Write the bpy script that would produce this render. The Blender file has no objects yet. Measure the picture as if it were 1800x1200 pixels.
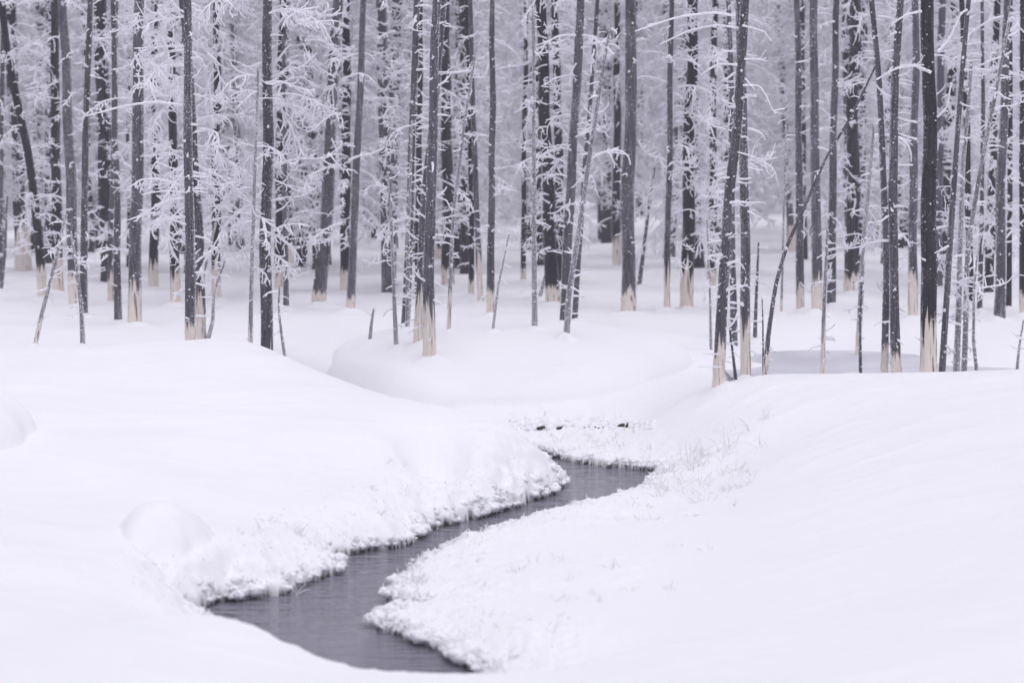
import bpy, math, random
import numpy as np
from mathutils import Vector, Matrix

# ------------------------------------------------------------------ camera
SC = bpy.context.scene
COL = SC.collection
F_PX = 4250.0            # focal length in photo pixels (1800 wide)
CAM_H = 3.0
PITCH = math.atan(350.0 / F_PX)
cam_d = bpy.data.cameras.new('camera'); cam = bpy.data.objects.new('camera', cam_d); COL.objects.link(cam)
cam.location = (0, 0, CAM_H); cam.rotation_euler = (math.pi / 2 - PITCH, 0, 0)
cam_d.sensor_width = 36; cam_d.lens = 85; cam_d.clip_end = 2000; cam_d.clip_start = 0.1
cam_d.dof.use_dof = True; cam_d.dof.focus_distance = 23.0; cam_d.dof.aperture_fstop = 1.8
SC.camera = cam

# ------------------------------------------------------------------ world, sun, exposure
SUN_EL, SUN_AZ = math.radians(78), math.radians(150)     # veiled midday sun almost overhead
w = bpy.data.worlds.new('World'); SC.world = w; w.use_nodes = True
nt = w.node_tree; nt.nodes.clear()
wo = nt.nodes.new('ShaderNodeOutputWorld'); bg = nt.nodes.new('ShaderNodeBackground')
sky = nt.nodes.new('ShaderNodeTexSky'); sky.sky_type = 'NISHITA'; sky.sun_disc = False
sky.sun_elevation = SUN_EL; sky.sun_rotation = SUN_AZ; sky.air_density = 1.0; sky.dust_density = 1.0
hs = nt.nodes.new('ShaderNodeHueSaturation'); hs.inputs['Saturation'].default_value = 0.10
tint = nt.nodes.new('ShaderNodeMix'); tint.data_type = 'RGBA'; tint.blend_type = 'MULTIPLY'
tint.inputs['Factor'].default_value = 1.0; tint.inputs['B'].default_value = (0.89, 0.872, 1.0, 1)
nt.links.new(sky.outputs[0], hs.inputs['Color']); nt.links.new(hs.outputs[0], tint.inputs['A'])
nt.links.new(tint.outputs['Result'], bg.inputs['Color']); bg.inputs['Strength'].default_value = 0.12
nt.links.new(bg.outputs[0], wo.inputs['Surface'])
sun_d = bpy.data.lights.new('sun', 'SUN'); sun = bpy.data.objects.new('sun', sun_d); COL.objects.link(sun)
sun_d.energy = 1.0; sun_d.angle = math.radians(60); sun_d.color = (1.0, 0.965, 0.985)
sdir = Vector((math.sin(SUN_AZ) * math.cos(SUN_EL), math.cos(SUN_AZ) * math.cos(SUN_EL), math.sin(SUN_EL)))
sun.rotation_euler = sdir.to_track_quat('Z', 'Y').to_euler(); sun.location = (-10, -10, 30)
vs = SC.view_settings; vs.view_transform = 'Standard'; vs.look = 'None'; vs.exposure = 0.42; vs.gamma = 1.0
SC.cycles.max_bounces = 8; SC.cycles.diffuse_bounces = 6; SC.cycles.volume_bounces = 1; SC.cycles.adaptive_threshold = 0.03
SC.cycles.use_denoising = True; SC.cycles.caustics_reflective = False; SC.cycles.caustics_refractive = False

# ------------------------------------------------------------------ helpers
RNG = np.random.default_rng(7)
PERM = np.concatenate([np.random.default_rng(3).permutation(512)] * 3)
GRAD = np.random.default_rng(5).normal(size=(512, 2)); GRAD /= np.linalg.norm(GRAD, axis=1)[:, None]

def noise2(x, y, s=1.0, seed=0):
    """perlin noise, about -1..1"""
    x = np.asarray(x, float) * s + seed * 17.31; y = np.asarray(y, float) * s + seed * 9.77
    xi = np.floor(x).astype(int); yi = np.floor(y).astype(int); xf = x - xi; yf = y - yi
    def g(a, b, dx, dy):
        h = PERM[(PERM[a & 511] + b) & 511]
        return GRAD[h, 0] * dx + GRAD[h, 1] * dy
    u = xf * xf * xf * (xf * (xf * 6 - 15) + 10); v = yf * yf * yf * (yf * (yf * 6 - 15) + 10)
    a = g(xi, yi, xf, yf) * (1 - u) + g(xi + 1, yi, xf - 1, yf) * u
    b = g(xi, yi + 1, xf, yf - 1) * (1 - u) + g(xi + 1, yi + 1, xf - 1, yf - 1) * u
    return (a * (1 - v) + b * v) * 1.5

def sstep(a, b, x):
    t = np.clip((x - a) / (b - a), 0, 1); return t * t * (3 - 2 * t)

def ray(px, py):
    u = (px - 900) / F_PX; v = (600 - py) / F_PX
    c, s = math.cos(PITCH), math.sin(PITCH)
    return np.array([u, c + v * s, -s + v * c])

def at_depth(px, py, Y):                 # the point of the place at distance Y ahead
    d = ray(px, py); return np.array([0, 0, CAM_H]) + d * (Y / d[1])

def at_height(px, py, z):
    d = ray(px, py); return np.array([0, 0, CAM_H]) + d * ((z - CAM_H) / d[2])

def make_mesh(name, V, Q=None, T=None, mats=(), smooth=True, mat_idx=None):
    me = bpy.data.meshes.new(name); V = np.asarray(V, np.float32)
    Q = np.zeros((0, 4), np.int32) if Q is None or len(Q) == 0 else np.asarray(Q, np.int32)
    T = np.zeros((0, 3), np.int32) if T is None or len(T) == 0 else np.asarray(T, np.int32)
    me.vertices.add(len(V)); me.vertices.foreach_set('co', V.ravel())
    nl = Q.size + T.size; me.loops.add(nl)
    me.loops.foreach_set('vertex_index', np.concatenate([Q.ravel(), T.ravel()]))
    n = len(Q) + len(T); me.polygons.add(n)
    st = np.concatenate([np.arange(len(Q)) * 4, len(Q) * 4 + np.arange(len(T)) * 3]).astype(np.int32)
    me.polygons.foreach_set('loop_start', st)
    me.polygons.foreach_set('use_smooth', np.full(n, smooth))
    for m in mats: me.materials.append(m)
    if mat_idx is not None: me.polygons.foreach_set('material_index', np.asarray(mat_idx, np.int32))
    me.update(calc_edges=True)
    return me

class Geo:
    def __init__(s): s.V = []; s.Q = []; s.T = []; s.n = 0
    def add(s, V, Q=None, T=None):
        V = np.asarray(V); s.V.append(V)
        if Q is not None and len(Q): s.Q.append(np.asarray(Q) + s.n)
        if T is not None and len(T): s.T.append(np.asarray(T) + s.n)
        s.n += len(V)
    def arrays(s):
        return (np.concatenate(s.V), np.concatenate(s.Q) if s.Q else None, np.concatenate(s.T) if s.T else None)
    def mesh(s, name, mats): V, Q, T = s.arrays(); return make_mesh(name, V, Q, T, mats)

def link(name, data, parent=None, loc=(0, 0, 0), rot=(0, 0, 0), scale=(1, 1, 1)):
    o = bpy.data.objects.new(name, data); COL.objects.link(o)
    o.parent = parent; o.location = loc; o.rotation_euler = rot; o.scale = scale
    return o

def tag(o, label=None, cat=None, group=None, kind=None):
    for k, v in (('label', label), ('category', cat), ('group', group), ('kind', kind)):
        if v: o[k] = v
    return o

def tube(P, R, sides=5, rng=None, jit=0.0):
    """tube along the points P with radii R, closed at the tip"""
    P = np.asarray(P, float); n = len(P)
    tg = np.gradient(P, axis=0); tg /= np.linalg.norm(tg, axis=1)[:, None] + 1e-9
    ref = np.array([0, 0, 1.0]) if abs(tg[0, 2]) < 0.8 else np.array([1.0, 0, 0])
    N = np.zeros_like(P); v = ref - tg[0] * ref.dot(tg[0]); v /= np.linalg.norm(v); N[0] = v
    for i in range(1, n):
        v = N[i - 1] - tg[i] * N[i - 1].dot(tg[i]); N[i] = v / (np.linalg.norm(v) + 1e-9)
    B = np.cross(tg, N)
    a = np.arange(sides) / sides * 2 * math.pi
    r = np.asarray(R)[:, None] * np.ones(sides)[None]
    if rng is not None and jit: r = r * (1 + jit * rng.uniform(-1, 1, r.shape))
    V = P[:, None, :] + r[..., None] * (np.cos(a)[None, :, None] * N[:, None] + np.sin(a)[None, :, None] * B[:, None])
    V = V.reshape(-1, 3)
    i = np.arange(n - 1)[:, None] * sides; j = np.arange(sides)[None]; j2 = (j + 1) % sides
    Q = np.stack([i + j, i + j2, i + sides + j2, i + sides + j], -1).reshape(-1, 4)
    V = np.concatenate([V, [P[-1] + tg[-1] * R[-1] * 0.8]])
    k = (n - 1) * sides; tip = len(V) - 1; jj = np.arange(sides)
    T = np.stack([k + jj, k + (jj + 1) % sides, np.full(sides, tip)], -1)
    return V, Q, T

_phi = (1 + 5 ** .5) / 2
ICO_V = np.array([(-1, _phi, 0), (1, _phi, 0), (-1, -_phi, 0), (1, -_phi, 0), (0, -1, _phi), (0, 1, _phi), (0, -1, -_phi), (0, 1, -_phi), (_phi, 0, -1), (_phi, 0, 1), (-_phi, 0, -1), (-_phi, 0, 1)])
ICO_V /= np.linalg.norm(ICO_V[0])
ICO_T = np.array([(0, 11, 5), (0, 5, 1), (0, 1, 7), (0, 7, 10), (0, 10, 11), (1, 5, 9), (5, 11, 4), (11, 10, 2), (10, 7, 6), (7, 1, 8), (3, 9, 4), (3, 4, 2), (3, 2, 6), (3, 6, 8), (3, 8, 9), (4, 9, 5), (2, 4, 11), (6, 2, 10), (8, 6, 7), (9, 8, 1)])
def subdivide_ico(V, T):
    V = list(map(tuple, V)); mid = {}; out = []
    def m(a, b):
        k = (min(a, b), max(a, b))
        if k not in mid:
            p = np.array(V[a]) + np.array(V[b]); p /= np.linalg.norm(p); V.append(tuple(p)); mid[k] = len(V) - 1
        return mid[k]
    for a, b, c in T:
        x, y, z = m(a, b), m(b, c), m(c, a); out += [(a, x, z), (b, y, x), (c, z, y), (x, y, z)]
    return np.array(V), np.array(out)
ICO2_V, ICO2_T = subdivide_ico(ICO_V, ICO_T)
ICO3_V, ICO3_T = subdivide_ico(ICO2_V, ICO2_T)

def blobs(geo, C, R, rng, squash=0.8, fine=False, jit=0.25):
    """many little lumps (snow, rime) added to geo"""
    bv, bt = (ICO2_V, ICO2_T) if fine else (ICO_V, ICO_T)
    m = len(C)
    if m == 0: return
    s = np.asarray(R)[:, None, None] * (1 + jit * rng.uniform(-1, 1, (m, len(bv), 1)))
    st = np.ones((m, 1, 3)) * (1 + 0.3 * rng.uniform(-1, 1, (m, 1, 3))); st[..., 2] *= squash
    V = np.asarray(C)[:, None] + bv[None] * s * st
    T = bt[None] + (np.arange(m) * len(bv))[:, None, None]
    geo.add(V.reshape(-1, 3), T=T.reshape(-1, 3))

# ------------------------------------------------------------------ materials
def new_mat(name):
    m = bpy.data.materials.new(name); m.use_nodes = True; n = m.node_tree
    return m, n, n.nodes['Principled BSDF'], lambda t, **k: _node(n, t, k), n.links.new
def _node(n, t, k):
    x = n.nodes.new(t)
    for a, b in k.items(): setattr(x, a, b)
    return x
def ramp(n, stops):
    r = n.nodes.new('ShaderNodeValToRGB'); e = r.color_ramp.elements
    while len(e) > 1: e.remove(e[-1])
    for i, (p, c) in enumerate(stops):
        x = e[0] if i == 0 else e.new(p)
        x.position = p; x.color = (*c, 1) if len(c) == 3 else c
    return r
def noise_node(n, coord, scale, detail=3, rough=0.55, vec=(1, 1, 1)):
    mp = n.nodes.new('ShaderNodeMapping'); mp.inputs['Scale'].default_value = vec
    n.links.new(coord, mp.inputs['Vector'])
    t = n.nodes.new('ShaderNodeTexNoise'); t.inputs['Scale'].default_value = scale
    t.inputs['Detail'].default_value = detail; t.inputs['Roughness'].default_value = rough
    n.links.new(mp.outputs[0], t.inputs['Vector']); return t.outputs['Fac']
def mix(n, f, a, b):
    m = n.nodes.new('ShaderNodeMix'); m.data_type = 'RGBA'
    for k, v in (('Factor', f), ('A', a), ('B', b)):
        s = m.inputs[k]
        if hasattr(v, 'links'): n.links.new(v, s)
        else: s.default_value = v if k == 'Factor' else (*v, 1)
    return m.outputs['Result']
def bump(n, h, bsdf, strength, dist):
    b = n.nodes.new('ShaderNodeBump'); b.inputs['Strength'].default_value = strength; b.inputs['Distance'].default_value = dist
    n.links.new(h, b.inputs['Height']); n.links.new(b.outputs[0], bsdf.inputs['Normal'])

def mat_snow():
    m, n, b, N, L = new_mat('snow'); g = N('ShaderNodeNewGeometry').outputs['Position']
    big = noise_node(n, g, 0.9, 4); r = ramp(n, [(0.3, (0.87, 0.87, 0.885)), (0.7, (0.905, 0.90, 0.91))]); L(big, r.inputs[0])
    at = N('ShaderNodeAttribute', attribute_name='soil')
    sn = noise_node(n, g, 40, 4, 0.7); sr = ramp(n, [(0.3, (0.012, 0.010, 0.010)), (0.75, (0.06, 0.048, 0.038))]); L(sn, sr.inputs[0])
    L(mix(n, at.outputs['Fac'], r.outputs[0], sr.outputs[0]), b.inputs['Base Color'])
    b.inputs['Roughness'].default_value = 0.8; b.inputs['Specular IOR Level'].default_value = 0.2
    bump(n, noise_node(n, g, 55, 5, 0.65), b, 0.35, 0.02); return m
def mat_rime(name, lo, hi, scale=30):
    m, n, b, N, L = new_mat(name); g = N('ShaderNodeTexCoord').outputs['Object']
    r = ramp(n, [(0.3, lo), (0.62, hi)]); L(noise_node(n, g, scale, 3), r.inputs[0]); L(r.outputs[0], b.inputs['Base Color'])
    b.inputs['Roughness'].default_value = 0.85; b.inputs['Specular IOR Level'].default_value = 0.2
    bump(n, noise_node(n, g, 160, 3, 0.7), b, 0.6, 0.002); return m
def mat_bark(name, lo, hi, frost, fcol=(0.68, 0.67, 0.71)):
    m, n, b, N, L = new_mat(name); tc = N('ShaderNodeTexCoord').outputs['Object']
    oi = N('ShaderNodeObjectInfo')
    f1 = noise_node(n, tc, 1.0, 5, 0.65, (48, 48, 3.5)); r = ramp(n, [(0.30, lo), (0.70, hi)]); L(f1, r.inputs[0])
    f2 = noise_node(n, tc, 1.0, 3, 0.6, (9, 9, 1.6)); r2 = ramp(n, [(0.35, (0.72, 0.72, 0.72)), (0.7, (1.25, 1.22, 1.22))]); L(f2, r2.inputs[0])
    mul = N('ShaderNodeMix', data_type='RGBA', blend_type='MULTIPLY'); mul.inputs['Factor'].default_value = 1
    L(r.outputs[0], mul.inputs['A']); L(r2.outputs[0], mul.inputs['B'])
    rr = N('ShaderNodeMapRange'); rr.inputs['To Min'].default_value = 0.8; rr.inputs['To Max'].default_value = 1.22; L(oi.outputs['Random'], rr.inputs['Value'])
    mul2 = N('ShaderNodeVectorMath', operation='SCALE'); L(mul.outputs['Result'], mul2.inputs[0]); L(rr.outputs[0], mul2.inputs['Scale'])
    # rime caught in grains on the bark, thicker on the two windward flanks
    sp = noise_node(n, tc, 1.0, 2, 0.6, (85, 85, 60)); pa = noise_node(n, tc, 1.0, 2, 0.5, (6, 6, 2.2))
    nrm = N('ShaderNodeNewGeometry').outputs['True Normal']; sx = N('ShaderNodeSeparateXYZ'); L(nrm, sx.inputs[0])
    ab = N('ShaderNodeMath', operation='ABSOLUTE'); L(sx.outputs['X'], ab.inputs[0])
    pw = N('ShaderNodeMath', operation='POWER'); L(ab.outputs[0], pw.inputs[0]); pw.inputs[1].default_value = 5
    m1 = N('ShaderNodeMath', operation='MULTIPLY_ADD'); L(pw.outputs[0], m1.inputs[0]); m1.inputs[1].default_value = 0.20; L(sp, m1.inputs[2])
    m2 = N('ShaderNodeMath', operation='MULTIPLY_ADD'); L(pa, m2.inputs[0]); m2.inputs[1].default_value = 0.35; L(m1.outputs[0], m2.inputs[2])
    fr = ramp(n, [(0.86 - frost, (0, 0, 0)), (1.0 - frost, (1, 1, 1))]); L(m2.outputs[0], fr.inputs[0])
    pl = N('ShaderNodeAttribute', attribute_name='peel'); st = noise_node(n, tc, 1.0, 4, 0.6, (42, 42, 3))
    m3 = N('ShaderNodeMath', operation='MULTIPLY_ADD'); L(st, m3.inputs[0]); m3.inputs[1].default_value = 1.3; L(pl.outputs['Fac'], m3.inputs[2])
    pr = ramp(n, [(1.08 / 2, (0, 0, 0)), (1.3 / 2, (1, 1, 1))]); hv = N('ShaderNodeMath', operation='MULTIPLY'); L(m3.outputs[0], hv.inputs[0]); hv.inputs[1].default_value = .5; L(hv.outputs[0], pr.inputs[0])
    gate = N('ShaderNodeMath', operation='MULTIPLY'); ga = N('ShaderNodeMath', operation='GREATER_THAN'); L(pl.outputs['Fac'], ga.inputs[0]); ga.inputs[1].default_value = 0.001
    L(pr.outputs[0], gate.inputs[0]); L(ga.outputs[0], gate.inputs[1])
    bark_wood = mix(n, gate.outputs[0], mul2.outputs[0], (0.72, 0.65, 0.58))
    L(mix(n, fr.outputs[0], bark_wood, fcol), b.inputs['Base Color'])
    b.inputs['Roughness'].default_value = 0.9; b.inputs['Specular IOR Level'].default_value = 0.15
    bump(n, f1, b, 0.8, 0.012); return m
def mat_wood():
    m, n, b, N, L = new_mat('bleached_wood'); tc = N('ShaderNodeTexCoord').outputs['Object']
    oi = N('ShaderNodeObjectInfo')
    f1 = noise_node(n, tc, 1.0, 5, 0.65, (55, 55, 3.5)); r = ramp(n, [(0.20, (0.42, 0.32, 0.25)), (0.36, (0.72, 0.64, 0.565)), (0.65, (0.84, 0.785, 0.725))]); L(f1, r.inputs[0])
    f2 = noise_node(n, tc, 1.0, 2, 0.5, (10, 10, 2)); r2 = ramp(n, [(0.35, (1, 1, 1)), (0.75, (0.95, 0.90, 0.85))]); L(f2, r2.inputs[0])
    mul = N('ShaderNodeMix', data_type='RGBA', blend_type='MULTIPLY'); mul.inputs['Factor'].default_value = 1
    L(r.outputs[0], mul.inputs['A']); L(r2.outputs[0], mul.inputs['B'])
    f3 = noise_node(n, tc, 1.0, 3, 0.6, (34, 34, 1.4)); r3 = ramp(n, [(0.56, (0, 0, 0)), (0.68, (1, 1, 1))]); L(f3, r3.inputs[0])
    L(mix(n, r3.outputs[0], mul.outputs['Result'], (0.17, 0.14, 0.13)), b.inputs['Base Color'])
    b.inputs['Roughness'].default_value = 0.85; bump(n, f1, b, 0.7, 0.01); return m
def mat_water():
    m, n, b, N, L = new_mat('water'); g = N('ShaderNodeNewGeometry').outputs['Position']
    b.inputs['Base Color'].default_value = (0.20, 0.192, 0.235, 1); b.inputs['Roughness'].default_value = 0.13; b.inputs['IOR'].default_value = 1.33
    a = noise_node(n, g, 1.0, 3, 0.6, (1.8, 6.5, 1)); c = noise_node(n, g, 1.0, 2, 0.5, (5, 17, 1))
    ad = N('ShaderNodeMath', operation='MULTIPLY_ADD'); L(c, ad.inputs[0]); ad.inputs[1].default_value = 0.35; L(a, ad.inputs[2])
    bump(n, ad.outputs[0], b, 1.0, 0.045); return m

M_SNOW = mat_snow(); M_WATER = mat_water(); M_WOOD = mat_wood()
M_SNOW_CLUMP = mat_rime('snow_clump', (0.84, 0.84, 0.86), (0.90, 0.90, 0.915), 3)
M_UNDERCUT = mat_rime('undercut_dark', (0.012, 0.010, 0.009), (0.055, 0.044, 0.036), 40)  # near-black earth tone holding the shade of the undercut hollows
M_RIME = mat_rime('rime', (0.76, 0.75, 0.80), (0.90, 0.895, 0.93))
M_RIME_FAR = mat_rime('rime_far', (0.70, 0.685, 0.73), (0.92, 0.915, 0.95), 6)
M_GRASS = mat_rime('frosted_grass', (0.76, 0.745, 0.75), (0.89, 0.885, 0.90), 9)
M_GREY = mat_bark('bark_grey', (0.036, 0.034, 0.041), (0.158, 0.152, 0.180), 0.08)
M_DARK = mat_bark('bark_burnt', (0.012, 0.0112, 0.0135), (0.052, 0.049, 0.057), 0.02)
M_PALE = mat_bark('bark_frosted', (0.15, 0.142, 0.155), (0.34, 0.33, 0.35), 0.18)
BARK = {'grey': M_GREY, 'dark': M_DARK, 'pale': M_PALE}

# ------------------------------------------------------------------ terrain
# water edge (photo pixel on the water plane, turned into metres)
SHORE_L = [(560, 1240), (470, 1190), (400, 1135), (365, 1100), (338, 1078), (385, 1062), (430, 1056), (500, 1043), (545, 1026), (602, 1008), (592, 984), (640, 972), (722, 963), (742, 936), (830, 916), (900, 894), (960, 875), (992, 861), (978, 838), (958, 816), (944, 804)]
SHORE_R = [(1000, 813), (1060, 820), (1110, 826), (1168, 832), (1150, 850), (1108, 878), (1040, 895), (960, 917), (905, 932), (862, 944), (792, 967), (735, 995), (705, 1025), (680, 1055), (715, 1064), (745, 1070), (690, 1085), (655, 1102), (700, 1118), (752, 1138), (800, 1162), (850, 1190), (880, 1225)]
def wpts(L): return [tuple(at_height(x, y, 0.0)[:2]) for x, y in L]
UP_L = [(-0.35, 23.3), (-1.1, 23.7), (-1.9, 24.3), (-2.5, 25.1), (-3.0, 26.2), (-3.6, 27.4)]
UP_R = [(-3.1, 27.9), (-2.75, 27.1), (-2.35, 26.2), (-2.0, 25.5), (-1.5, 24.75), (-0.95, 24.25), (-0.45, 23.92), (0.0, 23.62), (0.35, 23.1)]
NEAR = [(0.15, 12.75), (-0.3, 12.8)]
POLY = np.array(wpts(SHORE_L) + UP_L + UP_R + wpts(SHORE_R)[0:] + NEAR)

def stream_sd(x, y):
    """distance to the water's edge, negative over water"""
    d = np.full(x.shape, 1e9); inside = np.zeros(x.shape, bool); n = len(POLY)
    for i in range(n):
        ax, ay = POLY[i]; bx, by = POLY[(i + 1) % n]; ex, ey = bx - ax, by - ay
        t = np.clip(((x - ax) * ex + (y - ay) * ey) / (ex * ex + ey * ey + 1e-12), 0, 1)
        d = np.minimum(d, (x - ax - t * ex) ** 2 + (y - ay - t * ey) ** 2)
        c = (ay > y) != (by > y)
        inside ^= c & (x < ex * (y - ay) / (ey if abs(ey) > 1e-12 else 1e-12) + ax)
    d = np.sqrt(d); return np.where(inside, -d, d)

CTRL = [  # photo pixel x, y and height above the water
 # left bank: crest, slope, steep stream face
 (-300, 612, 1.0), (0, 612, 1.0), (200, 612, 1.0), (330, 612, .98), (420, 617, .94), (500, 640, .85), (590, 665, .79), (640, 690, .72), (720, 712, .69), (800, 733, .64), (880, 744, .58), (925, 765, .47),
 (-200, 750, .78), (100, 760, .72), (250, 700, .83), (400, 750, .68), (550, 730, .70), (600, 800, .48), (700, 780, .53), (850, 790, .46), (740, 835, .27), (800, 830, .33), (900, 830, .33),
 (300, 840, .50), (120, 880, .44), (-150, 900, .55), (500, 860, .38), (480, 930, .26), (600, 900, .28), (380, 930, .36), (650, 930, .20), (200, 960, .42), (50, 1000, .50), (180, 1060, .36), (-150, 1050, .6),
 # foreground lip
 (-100, 1130, .62), (100, 1125, .58), (250, 1108, .57), (380, 1096, .55), (450, 1112, .48), (510, 1148, .40), (560, 1180, .36), (620, 1184, .35), (700, 1182, .36), (900, 1181, .37), (1000, 1190, .38), (300, 1180, .60), (700, 1250, .45), (1000, 1250, .5), (0, 1250, .7), (300, 1400, .7), (1000, 1400, .65), (1600, 1400, .85), (-300, 1400, .8),
 # shelf and low right bank
 (1000, 785, .11), (1080, 775, .12), (1150, 790, .14), (1200, 850, .12), (1250, 818, .16), (1180, 880, .13), (1000, 930, .12), (1100, 950, .17), (900, 980, .13), (800, 1010, .12), (1000, 1050, .17), (780, 1090, .10), (900, 1120, .17), (1200, 1030, .25), (1100, 1140, .31), (1250, 930, .24),
 # right mound
 (1130, 745, .25), (1180, 716, .43), (1255, 686, .61), (1330, 669, .71), (1450, 661, .75), (1600, 657, .78), (1800, 652, .81), (2100, 650, .85),
 (1300, 750, .42), (1400, 720, .58), (1400, 800, .43), (1400, 880, .37), (1400, 980, .37), (1400, 1100, .43), (1600, 750, .68), (1600, 850, .56), (1700, 950, .60), (1600, 1100, .58), (1850, 800, .75), (1850, 1100, .75), (2100, 900, .85)]
CW = [tuple(at_height(x, y, z)[:2]) + (z,) for x, y, z in CTRL]
CW += [  # points given in metres: behind the crests and over the middle mound
 (-1.75, 13.5, .16), (-1.2, 13.1, .14), (-2.2, 14.0, .26), (-2.9, 14.0, .40), (-.5, 12.75, .10), (.1, 12.7, .12), (.6, 12.9, .2), (1.9, 24.6, .50), (3.0, 24.9, .40), (4.2, 24.9, .40), (5.6, 25, .48), (2.4, 25.7, .42), (3.6, 25.7, .40), (4.8, 25.8, .44), (2.3, 26.6, .66), (3.2, 26.5, .47), (3.3, 27.4, .46), (4.3, 26.6, .47), (4.4, 27.6, .46), (3.4, 28.3, .48), (2.6, 27.2, .50), (5.2, 27.2, .62), (3.6, 29.3, .78), (4.6, 29.0, .74), (2.2, 27.8, .74), (1.4, 25.4, .56),
 (.2, 24.3, .30), (.8, 24.35, .31), (1.2, 24.3, .32), (-.75, 25.4, .48), (0, 25.2, .46), (.8, 25.3, .50), (-.3, 25.9, .55), (.5, 26.0, .58), (1.0, 26.2, .62), (.4, 24.8, .42), (-1.35, 26.0, .56), (-1.65, 25.9, .52), (-1.75, 26.5, .56), (-1.1, 25.5, .51), (-1.3, 25.1, .44), (-.9, 24.8, .39), (-.35, 24.45, .34), (-.4, 24.9, .41), (.15, 24.5, .36), (.65, 24.5, .37), (-.9, 26.9, .68), (.3, 27, .70), (1.2, 27.2, .74), (-.5, 28.5, .77), (2, 28.8, .77), (7, 29, .8),
 (-5, 25.2, .80), (-4, 25.3, .78), (-3, 25.2, .70), (-2.6, 24.4, .58), (-2.1, 23.6, .5), (-3.2, 26.6, .62), (-5, 27, .75), (-4, 28, .75), (-2, 28.8, .74), (-7, 26, .85), (-8, 29, .8), (-9, 20, 1), (-8, 15, .9), (8, 22, .9), (8, 16, .95), (9, 26, .8),
 (-4, 32, .8), (0, 32, .82), (4, 32, .8), (8, 33, .8), (-8, 33, .8), (-3, 8, .8), (0, 8, .7), (3, 8, .8), (-4, 4, .9), (4, 4, .9)]
CW = np.array(CW)
def _k(r2): return np.sqrt(r2 + 0.35 ** 2)
_K = _k((CW[:, None, 0] - CW[None, :, 0]) ** 2 + (CW[:, None, 1] - CW[None, :, 1]) ** 2)
_K -= np.eye(len(CW)) * 0.02
_WT = np.linalg.solve(_K, CW[:, 2] - 0.6)

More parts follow.
